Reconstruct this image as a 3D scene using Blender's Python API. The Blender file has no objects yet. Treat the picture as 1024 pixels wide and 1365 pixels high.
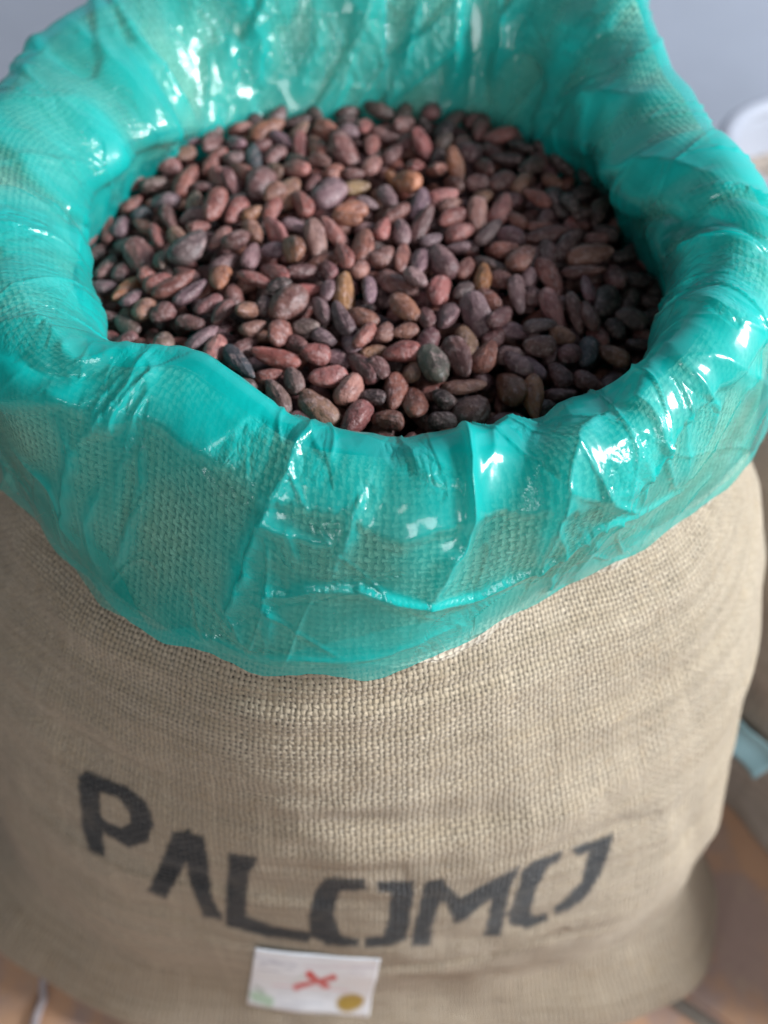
import bpy, math, random
import numpy as np
from math import radians as R
rng = np.random.default_rng(7); random.seed(7)
S = bpy.context.scene

# ------------------------------------------------------------------ camera, world, lamps
H = 1.05; FPX = 1400.0; PITCH = R(50); CP, SP = math.cos(PITCH), math.sin(PITCH)
cd = bpy.data.cameras.new("camera"); cam = bpy.data.objects.new("camera", cd)
S.collection.objects.link(cam); S.camera = cam
cam.location = (0, 0, H); cam.rotation_euler = (R(90) - PITCH, 0, 0)
cd.sensor_fit = 'VERTICAL'; cd.sensor_height = 36; cd.lens = FPX / 1365 * 36
cd.clip_start = .02; cd.clip_end = 60
cd.dof.use_dof = True; cd.dof.focus_distance = .505; cd.dof.aperture_fstop = 4.2

w = bpy.data.worlds.new("World"); S.world = w; w.use_nodes = True
w.node_tree.nodes['Background'].inputs[0].default_value = (.62, .70, .80, 1)
w.node_tree.nodes['Background'].inputs[1].default_value = .065

def area(name, loc, target, sx, sy, power, col):
    l = bpy.data.lights.new(name, 'AREA'); l.shape = 'RECTANGLE'; l.size = sx; l.size_y = sy
    l.energy = power; l.color = col
    o = bpy.data.objects.new(name, l); S.collection.objects.link(o); o.location = loc
    from mathutils import Vector
    o.rotation_euler = (Vector(target) - Vector(loc)).to_track_quat('-Z', 'Y').to_euler()
area("window_lamp", (2.15, .2, 1.80), (0, .5, .6), .7, .7, 140, (.90, .96, 1))
area("overhead_lamp", (-.35, -.75, 2.6), (0, .4, .6), .16, .28, 1.2, (1, .97, .92))
area("doorway_lamp", (.45, -2.2, 1.75), (0, .4, .65), .6, 1.6, 33, (.93, .97, 1))
area("small_window_lamp", (-1.35, -1.6, 1.9), (0, .4, .65), .28, .5, 4.5, (.93, .97, 1))
S.view_settings.view_transform = 'Standard'; S.view_settings.look = 'None'
S.view_settings.exposure = 0.08; S.view_settings.gamma = 1
S.cycles.transparent_max_bounces = 12

# ------------------------------------------------------------------ numeric helpers
def unproj(px, py, z):
    u = (px - 512) / FPX; v = (py - 682.5) / FPX
    f = CP - SP * v; d = SP + CP * v; t = (H - z) / d
    return u * t, f * t
def proj(P):
    x, y, z = P[..., 0], P[..., 1], H - P[..., 2]
    d = y * CP + z * SP
    return 512 + x / d * FPX, 682.5 + (z * CP - y * SP) / d * FPX, d
_perm = np.random.default_rng(3).permutation(4096)
def _h(ix, iy, seed):
    return _perm[(_perm[(_perm[(ix + seed * 77) & 4095] + iy) & 4095] + seed) & 4095]
def perlin(x, y, seed=0):
    ix = np.floor(x).astype(int); iy = np.floor(y).astype(int); fx = x - ix; fy = y - iy
    sx = fx * fx * fx * (fx * (fx * 6 - 15) + 10); sy = fy * fy * fy * (fy * (fy * 6 - 15) + 10)
    def g(i, j, dx, dy):
        a = _h(i, j, seed) * (2 * np.pi / 4096); return np.cos(a) * dx + np.sin(a) * dy
    n0 = g(ix, iy, fx, fy) * (1 - sx) + g(ix + 1, iy, fx - 1, fy) * sx
    n1 = g(ix, iy + 1, fx, fy - 1) * (1 - sx) + g(ix + 1, iy + 1, fx - 1, fy - 1) * sx
    return (n0 * (1 - sy) + n1 * sy) * 1.5
def fbm(x, y, seed=0, o=3):
    s = 0; a = 1; t = 0
    for k in range(o):
        s = s + a * perlin(x * 2 ** k, y * 2 ** k, seed + k * 5); t += a; a *= .5
    return s / t
def facets(x, y, seed=0, warp=.25):        # random heights joined by flat triangles: crumpled sheet
    x, y = x + warp * perlin(x * .9 + 5, y * .9, seed + 3), y + warp * perlin(x * .9, y * .9 + 9, seed + 4)
    F2 = .366025; G2 = .211325; s_ = (x + y) * F2; i = np.floor(x + s_).astype(int); j = np.floor(y + s_).astype(int)
    t_ = (i + j) * G2; x0 = x - i + t_; y0 = y - j + t_; i1 = (x0 > y0).astype(int); j1 = 1 - i1
    u = x0 + (x0 + y0) * F2; v = y0 + (x0 + y0) * F2                     # skewed cell coordinates, 0..1
    hv = lambda a_, b_: _h(a_, b_, seed) / 4096. - .5
    A_, B_, C_ = hv(i, j), hv(i + i1, j + j1), hv(i + 1, j + 1); hi, lo = np.maximum(u, v), np.minimum(u, v)
    return A_ * (1 - hi) + B_ * (hi - lo) + C_ * lo
def sstep(a, b, x):
    t = np.clip((x - a) / (b - a), 0, 1); return t * t * (3 - 2 * t)
def pint(a, pts):                      # smooth periodic interpolation, degrees
    pts = sorted(pts); xs = np.array([q[0] for q in pts]); ys = np.array([q[1] for q in pts])
    xs = np.concatenate([xs - 360, xs, xs + 360]); ys = np.concatenate([ys] * 3)
    m = np.gradient(ys, xs); a = np.asarray(a)
    i = np.clip(np.searchsorted(xs, a) - 1, 0, len(xs) - 2); h = xs[i + 1] - xs[i]; t = (a - xs[i]) / h
    return ((2*t**3-3*t**2+1)*ys[i] + (t**3-2*t**2+t)*h*m[i] + (-2*t**3+3*t**2)*ys[i+1] + (t**3-t**2)*h*m[i+1])
def chain(K, n):                       # K: list of (A,) arrays pairs -> smooth curve with n samples per angle, arc-length spaced
    K = np.array(K)                    # k,2,A
    k = len(K); L = [np.zeros(K.shape[2])]
    T = np.gradient(K, axis=0)
    seg = []
    for i in range(k - 1):
        t = np.linspace(0, 1, 24, endpoint=(i == k - 2))[:, None, None]
        seg.append((2*t**3-3*t**2+1)*K[i] + (t**3-2*t**2+t)*T[i] + (-2*t**3+3*t**2)*K[i+1] + (t**3-t**2)*T[i+1])
    C_ = np.concatenate(seg)           # m,2,A
    d = np.sqrt((np.diff(C_, axis=0) ** 2).sum(1)); s = np.concatenate([np.zeros((1, d.shape[1])), np.cumsum(d, 0)])
    out = np.empty((n, 2, K.shape[2])); so = np.empty((n, K.shape[2]))
    for j in range(K.shape[2]):
        q = np.linspace(0, s[-1, j], n); so[:, j] = q
        out[:, 0, j] = np.interp(q, s[:, j], C_[:, 0, j]); out[:, 1, j] = np.interp(q, s[:, j], C_[:, 1, j])
    return out, so
def sdf(poly, x, y):
    best = np.full(x.shape, 1e9); ins = np.zeros(x.shape, bool); n = len(poly)
    for i in range(n):
        (x1, y1), (x2, y2) = poly[i], poly[(i + 1) % n]; dx, dy = x2 - x1, y2 - y1
        t = np.clip(((x - x1) * dx + (y - y1) * dy) / (dx * dx + dy * dy + 1e-9), 0, 1)
        best = np.minimum(best, np.hypot(x - x1 - t * dx, y - y1 - t * dy))
        c = ((y1 > y) != (y2 > y)) & (x < dx * (y - y1) / (dy + 1e-12 * (dy == 0)) + x1); ins ^= c
    return np.where(ins, -best, best)
CX, CY = 0.0, .53
def ring3(a, r, z):
    t = np.radians(a); return np.stack([CX + r * np.sin(t), CY - r * np.cos(t), z + 0 * r], -1)
def normals(P):                        # P: n,A,3
    du = np.gradient(P, axis=0); dv = np.gradient(P, axis=1)
    N = np.cross(du, dv); return N / (np.linalg.norm(N, axis=-1, keepdims=True) + 1e-12)
def grid_mesh(name, P, mat, parent=None, uv=None, attrs={}, flip=False, wrap=False):
    n, A = P.shape[:2]
    i, j = np.meshgrid(np.arange(n - 1), np.arange(A - (0 if wrap else 1)), indexing='ij')
    j2 = (j + 1) % A
    q = np.stack([i * A + j, i * A + j2, (i + 1) * A + j2, (i + 1) * A + j], -1).reshape(-1, 4)
    if flip: q = q[:, ::-1]
    me = bpy.data.meshes.new(name); me.vertices.add(n * A); me.vertices.foreach_set('co', P.reshape(-1).astype('f'))
    me.loops.add(q.size); me.loops.foreach_set('vertex_index', q.reshape(-1).astype('i'))
    me.polygons.add(len(q)); me.polygons.foreach_set('loop_start', np.arange(0, q.size, 4, dtype='i'))
    me.polygons.foreach_set('use_smooth', np.ones(len(q), bool))
    me.update(calc_edges=True)
    if uv is not None:
        at = me.attributes.new('cloth_uv', 'FLOAT2', 'POINT'); at.data.foreach_set('vector', uv.reshape(-1).astype('f'))
    for k, v in attrs.items():
        if v.shape[-1] == 3 and v.ndim == 3:
            at = me.attributes.new(k, 'FLOAT_VECTOR', 'POINT'); at.data.foreach_set('vector', v.reshape(-1).astype('f'))
        else:
            at = me.attributes.new(k, 'FLOAT', 'POINT'); at.data.foreach_set('value', v.reshape(-1).astype('f'))
    me.materials.append(mat); o = bpy.data.objects.new(name, me); S.collection.objects.link(o); o.parent = parent
    return o
def tag(o, label=None, cat=None, group=None, kind=None):
    if label: o['label'] = label
    if cat: o['category'] = cat
    if group: o['group'] = group
    if kind: o['kind'] = kind
    return o
def empty(name, loc=(0, 0, 0)):
    o = bpy.data.objects.new(name, None); o.location = loc; o.empty_display_size = .05; S.collection.objects.link(o); return o

# ------------------------------------------------------------------ node helpers
class X:
    nt = None
    def __init__(s, v): s.v = v
    @staticmethod
    def m(op, *a):
        n = X.nt.nodes.new('ShaderNodeMath'); n.operation = op
        for i, q in enumerate(a):
            if isinstance(q, X): q = q.v
            if isinstance(q, (int, float)): n.inputs[i].default_value = q
            else: X.nt.links.new(q, n.inputs[i])
        return X(n.outputs[0])
    def __add__(a, b): return X.m('ADD', a, b)
    __radd__ = __add__
    def __sub__(a, b): return X.m('SUBTRACT', a, b)
    def __rsub__(a, b): return X.m('SUBTRACT', b, a)
    def __mul__(a, b): return X.m('MULTIPLY', a, b)
    __rmul__ = __mul__
    def __truediv__(a, b): return X.m('DIVIDE', a, b)
def link(a, b): X.nt.links.new(a.v if isinstance(a, X) else a, b)
def node(t, **k):
    n = X.nt.nodes.new(t)
    for a, b in k.items(): setattr(n, a, b)
    return n
def noise(vec, scale, detail=3, rough=.55, dist=0):
    n = node('ShaderNodeTexNoise'); n.inputs['Scale'].default_value = scale; n.inputs['Detail'].default_value = detail
    n.inputs['Roughness'].default_value = rough; n.inputs['Distortion'].default_value = dist
    if vec is not None: link(vec, n.inputs['Vector'])
    return X(n.outputs[0])
def ramp(f, stops):
    n = node('ShaderNodeValToRGB'); e = n.color_ramp.elements
    while len(e) < len(stops): e.new(.5)
    for q, (p_, c) in zip(e, stops): q.position = p_; q.color = (*c, 1)
    link(f, n.inputs[0]); return n.outputs[0]
def mixc(f, a, b, mode='MIX'):
    n = node('ShaderNodeMix', data_type='RGBA', blend_type=mode)
    for q, s in ((f, n.inputs[0]), (a, n.inputs[6]), (b, n.inputs[7])):
        if isinstance(q, (int, float)): s.default_value = q
        elif isinstance(q, tuple): s.default_value = (*q, 1)
        else: link(q, s)
    return n.outputs[2]
def sm(f, lo, hi, a=0., b=1.):
    n = node('ShaderNodeMapRange', interpolation_type='SMOOTHSTEP'); link(f, n.inputs[0])
    for i, q in enumerate((lo, hi, a, b)): n.inputs[i + 1].default_value = q
    return X(n.outputs[0])
def attr(name, what='Fac'):
    n = node('ShaderNodeAttribute'); n.attribute_name = name; return n.outputs[what]
def mat(name):
    m = bpy.data.materials.new(name); m.use_nodes = True; X.nt = m.node_tree
    return m, X.nt.nodes['Principled BSDF']
def bump(h, dist, strength=1, prev=None):
    b = node('ShaderNodeBump'); b.inputs['Strength'].default_value = strength; b.inputs['Distance'].default_value = dist
    link(h, b.inputs['Height'])
    if prev is not None: link(prev, b.inputs['Normal'])
    return b.outputs[0]
def simple(name, col, rough=.6, nscale=20, var=.15, bmp=.0005, spec=.4):
    m, B = mat(name); tc = node('ShaderNodeTexCoord').outputs['Object']
    f = noise(tc, nscale, 4)
    link(mixc(sm(f, .3, .7), tuple(c * (1 - var) for c in col), tuple(min(1, c * (1 + var)) for c in col)), B.inputs['Base Color'])
    B.inputs['Roughness'].default_value = rough; B.inputs['Specular IOR Level'].default_value = spec
    link(bump(noise(tc, nscale * 4, 3), bmp), B.inputs['Normal']); return m

def burlap(name, pitch, hole=.5, tint=(.44, .36, .265), thin=0.):
    m, B = mat(name)
    uv = attr('cloth_uv', 'Vector')
    wn = node('ShaderNodeTexNoise'); wn.inputs['Scale'].default_value = 60; wn.inputs['Detail'].default_value = 2; link(uv, wn.inputs['Vector'])
    wn2 = node('ShaderNodeTexNoise'); wn2.inputs['Scale'].default_value = 330; wn2.inputs['Detail'].default_value = 1; link(uv, wn2.inputs['Vector'])
    def off(n, amt):
        v = node('ShaderNodeVectorMath', operation='SUBTRACT'); link(n.outputs['Color'], v.inputs[0]); v.inputs[1].default_value = (.5, .5, .5)
        s = node('ShaderNodeVectorMath', operation='SCALE'); link(v.outputs[0], s.inputs[0]); s.inputs['Scale'].default_value = amt; return s.outputs[0]
    a1 = node('ShaderNodeVectorMath', operation='ADD'); link(uv, a1.inputs[0]); link(off(wn, .0035), a1.inputs[1])
    a2 = node('ShaderNodeVectorMath', operation='ADD'); link(a1.outputs[0], a2.inputs[0]); link(off(wn2, .0022), a2.inputs[1])
    sx = node('ShaderNodeSeparateXYZ'); link(a2.outputs[0], sx.inputs[0])
    U = X(sx.outputs[0]) / pitch; V = X(sx.outputs[1]) / pitch
    iu = X.m('FLOOR', U); iv = X.m('FLOOR', V); fu = U - iu; fv = V - iv
    cu = X.m('ABSOLUTE', fu - .5); cv = X.m('ABSOLUTE', fv - .5)     # 0 on the thread's axis
    def thickness(i, k):
        n = node('ShaderNodeTexWhiteNoise', noise_dimensions='1D'); link(i * 1.37 + k, n.inputs['W']); return X(n.outputs[0])
    tu = thickness(iu, 3.3); tv = thickness(iv, 9.1)
    wu = (.33 - thin) + tu * .13; wv = (.34 - thin) + tv * .14
    def prof(c, ww): return X.m('SQRT', X.m('MAXIMUM', 1 - X.m('POWER', c / ww, 2.0), 0.0))
    hu = prof(cu, wu); hv = prof(cv, wv)
    pi = math.pi
    eu = X.m('COSINE', (V - .5) * pi + iu * pi); ev = X.m('COSINE', (U - .5) * pi + iv * pi + pi)
    Hu = X.m('GREATER_THAN', hu, .01) * (hu * .55 + eu * .45 + .5); Hv = X.m('GREATER_THAN', hv, .01) * (hv * .55 + ev * .45 + .5)
    Hh = X.m('MAXIMUM', Hu, Hv)
    top = X.m('GREATER_THAN', Hu, Hv)
    # fibres run along each thread, slightly twisted
    cx = node('ShaderNodeCombineXYZ'); link(U * 9 + V * 3.0, cx.inputs[0]); link(V * 1.0, cx.inputs[1]); link(iu, cx.inputs[2])
    cy = node('ShaderNodeCombineXYZ'); link(V * 9 + U * 3.0, cy.inputs[0]); link(U * 1.0, cy.inputs[1]); link(iv, cy.inputs[2])
    fibu = noise(cx.outputs[0], 1.0, 2); fibv = noise(cy.outputs[0], 1.0, 2)
    fib = fibu * top + fibv * (1 - top)
    tone = tu * top + tv * (1 - top)
    big = noise(uv, 9, 4); mid = noise(uv, 70, 3)
    t = tint
    c = mixc(sm(fib, .25, .75), tuple(q * .62 for q in t), tuple(min(1, q * 1.35) for q in t))
    c = mixc(tone * .45, c, (t[0] * .62, t[1] * .56, t[2] * .48))
    c = mixc(sm(mid, .5, .75, 0, .35), c, (t[0] * .7, t[1] * .6, t[2] * .45))
    c = mixc(sm(big, .35, .7, 0, .3), c, (t[0] * 1.05, t[1] * 1.08, t[2] * 1.15))
    mpn = node('ShaderNodeMapping'); mpn.inputs['Scale'].default_value = (7, 110, 1); link(uv, mpn.inputs[0]); st = noise(mpn.outputs[0], 1, 3)
    mpv = node('ShaderNodeMapping'); mpv.inputs['Scale'].default_value = (120, 9, 1); link(uv, mpv.inputs[0]); st2 = noise(mpv.outputs[0], 1, 3)
    c = mixc(sm(st, .45, .68, 0, .45), c, (t[0] * .62, t[1] * .60, t[2] * .55)); c = mixc(sm(st2, .5, .72, 0, .25), c, (t[0] * 1.3, t[1] * 1.3, t[2] * 1.3))
    gap = 1 - sm(Hh, .15, .80)  # gaps and thread edges coloured dark, painting in the shade between threads
    c = mixc(gap * hole, c, (.022, .018, .013))
    ink = X(attr('ink'))
    fade = sm(noise(uv, 260, 3), .2, .5, .88, 1.0) * sm(noise(uv, 40, 2), .2, .5, .88, 1)
    c = mixc(ink * fade, c, (.010, .014, .019))
    link(c, B.inputs['Base Color']); B.inputs['Roughness'].default_value = .85; B.inputs['Specular IOR Level'].default_value = .25
    if 'Sheen Weight' in B.inputs: B.inputs['Sheen Weight'].default_value = .15
    n = bump(Hh + fib * .15, .0015, 1.0)
    n = bump(noise(uv, 14, 3), .006, .35, n)
    link(n, B.inputs['Normal'])
    return m
M_body = burlap('burlap_cloth', .0034, .95, thin=.02)
M_cuff = burlap('burlap_cuff_cloth', .0042, .55, (.60, .53, .43), .06)

def film(name, base=(.0, .56, .525), tint=(.68, .985, .95)):
    m, B = mat(name); nt = X.nt; out = nt.nodes['Material Output']; nt.nodes.remove(B)
    tc = node('ShaderNodeTexCoord').outputs['Object']; uv = attr('cloth_uv', 'Vector')
    op = X(attr('film'))
    vor = node('ShaderNodeTexVoronoi', feature='F1'); vor.inputs['Scale'].default_value = 200
    wob = noise(uv, 40, 2)
    vm = node('ShaderNodeVectorMath', operation='ADD'); link(uv, vm.inputs[0])
    cb = node('ShaderNodeCombineXYZ'); link((wob - .5) * .02, cb.inputs[0]); link((wob - .5) * -.012, cb.inputs[1]); link(cb.outputs[0], vm.inputs[1])
    mp = node('ShaderNodeMapping'); mp.inputs['Scale'].default_value = (1.0, .45, 1); mp.inputs['Rotation'].default_value = (0, 0, .35); link(vm.outputs[0], mp.inputs[0])
    link(mp.outputs[0], vor.inputs['Vector'])
    cr = X(attr('crinkle'))
    h = X(vor.outputs['Distance']) * cr * 1.5 + noise(uv, 300, 2, .5, 1.2) * cr * .8 + noise(uv, 30, 2) * .08
    nm = bump(h, .0012, .55)
    d = node('ShaderNodeBsdfDiffuse'); d.inputs['Color'].default_value = (*base, 1); link(nm, d.inputs['Normal'])
    tr = node('ShaderNodeBsdfTranslucent'); tr.inputs['Color'].default_value = (*base, 1); link(nm, tr.inputs['Normal'])
    mx = node('ShaderNodeMixShader'); mx.inputs[0].default_value = .45; link(d.outputs[0], mx.inputs[1]); link(tr.outputs[0], mx.inputs[2])
    tp = node('ShaderNodeBsdfTransparent'); tp.inputs['Color'].default_value = (*tint, 1)
    m2 = node('ShaderNodeMixShader'); link(op, m2.inputs[0]); link(tp.outputs[0], m2.inputs[1]); link(mx.outputs[0], m2.inputs[2])
    gl = node('ShaderNodeBsdfGlossy'); gl.inputs['Roughness'].default_value = .12; link(nm, gl.inputs['Normal'])
    lw = node('ShaderNodeLayerWeight'); lw.inputs['Blend'].default_value = .5; link(nm, lw.inputs['Normal'])
    fr = X.m('POWER', lw.outputs['Facing'], 4.0) * .5 + .048
    gl2 = node('ShaderNodeBsdfGlossy'); gl2.inputs['Roughness'].default_value = .42; link(nm, gl2.inputs['Normal'])
    gm = node('ShaderNodeMixShader'); gm.inputs[0].default_value = .3; link(gl.outputs[0], gm.inputs[1]); link(gl2.outputs[0], gm.inputs[2]); gl = gm
    m3 = node('ShaderNodeMixShader'); link(fr, m3.inputs[0]); link(m2.outputs[0], m3.inputs[1]); link(gl.outputs[0], m3.inputs[2])
    link(m3.outputs[0], out.inputs['Surface']); return m
M_film = film('teal_plastic_film')

def bean_material(name, from_attr):
    m, B = mat(name); tc = node('ShaderNodeTexCoord').outputs['Object']
    if from_attr:
        col = attr('bean_tone', 'Vector'); vec = tc; sc = 1
    else:
        oi = node('ShaderNodeObjectInfo'); col = oi.outputs['Color']
        v = node('ShaderNodeVectorMath', operation='ADD'); link(tc, v.inputs[0]); cb = node('ShaderNodeCombineXYZ')
        link(X(oi.outputs['Random']) * 7, cb.inputs[0]); link(X(oi.outputs['Random']) * 3, cb.inputs[1]); link(cb.outputs[0], v.inputs[1]); vec = v.outputs[0]
    n1 = noise(vec, 110, 4, .6); n2 = noise(vec, 330, 3, .6); n3 = noise(vec, 900, 2)
    c = mixc(sm(n1, .38, .62, 0, .75), col, mixc(1.0, col, (.42, .33, .36), 'MULTIPLY'))
    c = mixc(sm(n2, .50, .70, 0, .55), c, (.36, .235, .225))             # pale dusty bloom
    c = mixc(sm(n3, .60, .72, 0, .45), c, (.03, .018, .016))
    link(c, B.inputs['Base Color']); B.inputs['Roughness'].default_value = .5; B.inputs['Specular IOR Level'].default_value = .5
    wv_ = node('ShaderNodeTexNoise'); wv_.inputs['Scale'].default_value = 1.0; wv_.inputs['Detail'].default_value = 3; mp = node('ShaderNodeMapping'); mp.inputs['Scale'].default_value = (90, 380, 380); link(vec, mp.inputs[0]); link(mp.outputs[0], wv_.inputs['Vector'])
    link(bump(n2 * .9 + n3 * .35 + X(wv_.outputs[0]) * .9, .0011, .9), B.inputs['Normal']); return m
M_bean = bean_material('cocoa_bean_skin', False); M_beans = bean_material('cocoa_bean_skin_lower', True)

# ------------------------------------------------------------------ rim geometry shared by cuff and liner
RI = [(-180,.202),(-173,.199),(-159,.209),(-146,.217),(-128,.180),(-118,.184),(-111,.181),(-104,.186),(-89,.178),(-70,.177),(-52,.186),(-30,.182),(0,.186),(25,.186),(48,.188),(57,.179),(76,.167),(95,.153),(118,.150),(132,.172),(149,.197),(160,.208),(172,.200)]   # inmost line of the roll
RIB = [(-180,.202),(-160,.209),(-146,.220),(-128,.222),(-105,.208),(-89,.198),(-60,.196),(0,.196),(48,.200),(76,.192),(95,.186),(118,.190),(135,.200),(149,.202),(165,.206)]   # liner wall at the level of the beans
RC = [(-180,.262),(-160,.275),(-140,.276),(-129,.272),(-110,.246),(-95,.236),(-75,.226),(-58,.221),(-47,.224),(-40,.210),(-32,.186),(-25,.187),(-19,.193),(-10,.206),(-4,.214),(2,.218),(6,.214),(9,.209),(13,.211),(17,.214),(23,.224),(27,.228),(30,.223),(38,.208),(46,.207),(60,.204),(75,.200),(90,.195),(110,.197),(125,.212),(137,.242),(145,.268),(152,.284),(165,.272)]
RH = [(-180,.295),(-140,.315),(-129,.310),(-110,.285),(-90,.270),(-64,.250),(-52,.246),(-40,.251),(-28,.257),(-18,.261),(-8,.259),(2,.249),(12,.236),(25,.223),(39,.222),(51,.229),(67,.240),(87,.236),(110,.232),(125,.240),(137,.258),(150,.290)]
ZC = [(-180,.748),(-140,.724),(-90,.720),(-45,.720),(-30,.716),(-15,.706),(0,.702),(25,.705),(45,.716),(90,.720),(130,.728),(155,.742)]
def rim_profile(a, n):
    ri, rc, rh, zc = pint(a, RI), pint(a, RC), pint(a, RH), pint(a, ZC)
    o = 0 * a
    rm = .45 * rh + .55 * rc + .014 - .016 * sstep(75, 105, np.abs(a))
    rib = pint(a, RIB); oh = sstep(155, 120, np.abs(a)); zs = .645 + .04 * oh
    K = [(rib - .10, .545 + o), (rib - .02, .555 + o), (rib, .59 + o), (oh * (.4 * rib + .6 * ri) + (1 - oh) * ri, zs - .018), (ri + .001, zs), (ri + .42 * (rc - ri), zs + .72 * (zc - zs)),
         (rc, zc), (.55 * rm + .45 * rc + .004, zc - .012), (rm, .664 + o), (rh, .60 + o)]
    return chain([np.stack(k) for k in K], n)
def big_folds(a, s, zfrac):
    t = np.radians(a) * .22
    front = sstep(70, 40, np.abs(a))
    f1 = fbm(t / .075 + s * 4, s / .18, 11, 2) * .005
    f2 = facets(t / .045 - s * 7, s / .20, 21, .4) * .006
    return (f1 + f2 * (1 - .55 * front)) * sstep(0, .12, s) * (1 - .35 * front)

AF = np.concatenate([np.arange(-180, -75, .5), np.arange(-75, 75, .2), np.arange(75, 180, .5)])
NS = 300
Q, SO = rim_profile(AF, NS)
P0 = ring3(AF[None, :], Q[:, 0, :], Q[:, 1, :]); N0 = normals(P0)
if N0[-25, len(AF) // 2, 1] > 0: N0 = -N0
A2 = np.broadcast_to(AF, (NS, len(AF))); T2 = np.radians(A2) * .23
SC = np.take_along_axis(SO, np.argmax(Q[:, 1, :], 0)[None], 0)[0]        # arc length at the crest
SE = SO[-1]
BF = big_folds(A2, SO, 0)
SD = SO - SC[None]                                                       # signed distance past the crest
TOEND = SE[None] - SO
# creases traced from the picture, laid onto the rim surface
PXG, PYG, DG = proj(P0)
view = np.array([0, 0, H]) - P0; view /= np.linalg.norm(view, axis=-1, keepdims=True)
FAC = (view * N0).sum(-1) > .05
def locate(px, py):
    d2 = (PXG - px) ** 2 + (PYG - py) ** 2 + np.where(FAC, 0, 1e5)
    m = d2.min(); cand = d2 < m + 12
    dd = np.where(cand, DG, 9); k = np.unravel_index(np.argmin(dd), dd.shape); return T2[k], SO[k]
CREASE = [  # points, height mm, width mm, side step mm
 ([(612,580),(628,620),(612,690),(590,745),(570,792)], 8, 5, 2.5),
 ([(800,572),(775,595),(755,620),(742,660),(730,700),(712,752)], 8.5, 6, 3.0),
 ([(660,552),(668,585),(640,640)], 3, 5, 0), ([(728,545),(700,600),(690,660)], -3, 9, 0),
 ([(410,580),(385,635),(352,692),(305,812),(318,845)], 7, 6, 2.0),
 ([(350,690),(385,705),(396,742)], 3.5, 2.5, 0), ([(360,690),(420,720),(446,722)], 2.5, 2.5, 0), ([(358,775),(360,850)], 2.5, 3, 0),
 ([(487,655),(468,705),(446,758)], 5, 5, -1.0), ([(530,600),(560,640),(585,650),(612,640)], 2.5, 4, 0),
 ([(197,482),(175,520),(130,560),(106,585)], 4.5, 2.6, 1), ([(195,484),(206,508),(162,542),(151,566)], 3.0, 2.0, 0), ([(180,500),(140,535),(125,575)], 2.6, 2, 0),
 ([(240,466),(205,530),(165,610),(150,700)], 3.5, 8, 0), ([(203,655),(182,700),(158,752)], 4, 4, -1), ([(197,580),(196,630),(185,680)],2.5,4,0),
 ([(75,560),(95,600),(88,660),(95,720)], 4, 5, 1.5), ([(20,600),(70,650),(105,720)], 3, 5, 0), ([(140,640),(120,690),(128,742)], 3, 4, 0),
 ([(0,470),(50,492),(100,505),(150,492)], -8, 9, 0), ([(0,440),(60,448),(105,486),(148,480)], 4.5, 3, 0), ([(0,530),(60,520),(115,540),(150,520)], 4, 5, 0),
 ([(862,500),(848,545),(866,590),(892,645)], 4.5, 4, 1.5), ([(900,492),(930,520),(950,540),(930,600)], 3.5, 4, 0), ([(890,508),(905,560),(908,640)], 3, 5, 0),
 ([(800,628),(815,660),(845,682)], 4.5, 2.5, 0), ([(845,600),(860,640),(848,680)], 3, 3, 0), ([(760,680),(790,730),(770,760)], 3, 5, 0), ([(735,680),(752,722),(725,790)], 3, 3, 0),
 ([(360,786),(420,782),(480,782),(560,797),(640,786),(715,748),(800,700),(900,650)], 2.8, 3.5, -2.0),
 ([(280,850),(330,870),(420,878),(520,862),(600,830)], 2.2, 3, 0),
 ([(740,640),(800,655),(850,650)], 2, 3, 0), ([(430,560),(520,610),(600,640)], 2.0, 6, 0),
 ([(300,560),(380,600),(470,612)], 1.5, 4, 0),
 ([(0,215),(70,222),(130,228)], 4, 5, 0), ([(0,310),(60,325),(95,350)], 4, 6, 0), ([(30,245),(90,300),(100,370)], 3.5, 5, 0), ([(0,370),(50,430),(70,470)], 3, 5, 0),
 ([(145,0),(180,60),(232,130),(262,172)], 9, 6, 2.0), ([(90,30),(150,90),(220,170)], 5, 8, 0), ([(0,150),(100,140),(160,190)], 4, 8, 0), ([(30,70),(110,100),(190,160)], -4, 8, 0),
 ([(640,-10),(636,70),(632,145)], -17, 8, 0), ([(662,-5),(672,60),(655,120)], 9, 7, 0), ([(612,-5),(608,60),(605,120)], 7, 8, 0), ([(560,0),(545,60),(520,130)], 3, 6, 0), ([(480,0),(470,60),(450,130)], 3.5, 6, 0), ([(420,0),(425,60),(400,120)], 3, 6, 0), ([(330,0),(350,60),(345,120)],3,8,0),
 ([(700,170),(780,130),(880,130)], 5, 8, 0), ([(800,230),(860,220),(960,250)], 5, 8, 0), ([(840,285),(920,295),(1020,340)], -7, 7, 0), ([(895,352),(960,335),(1024,350)], 7, 6, 2.0), ([(890,440),(960,430),(1024,440)], 3, 8, 0),
 ([(885,490),(940,480),(1000,500),(1024,540)], 4, 6, 0)]
CR = np.zeros_like(SO); EXTRA = np.zeros_like(SO)
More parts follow.
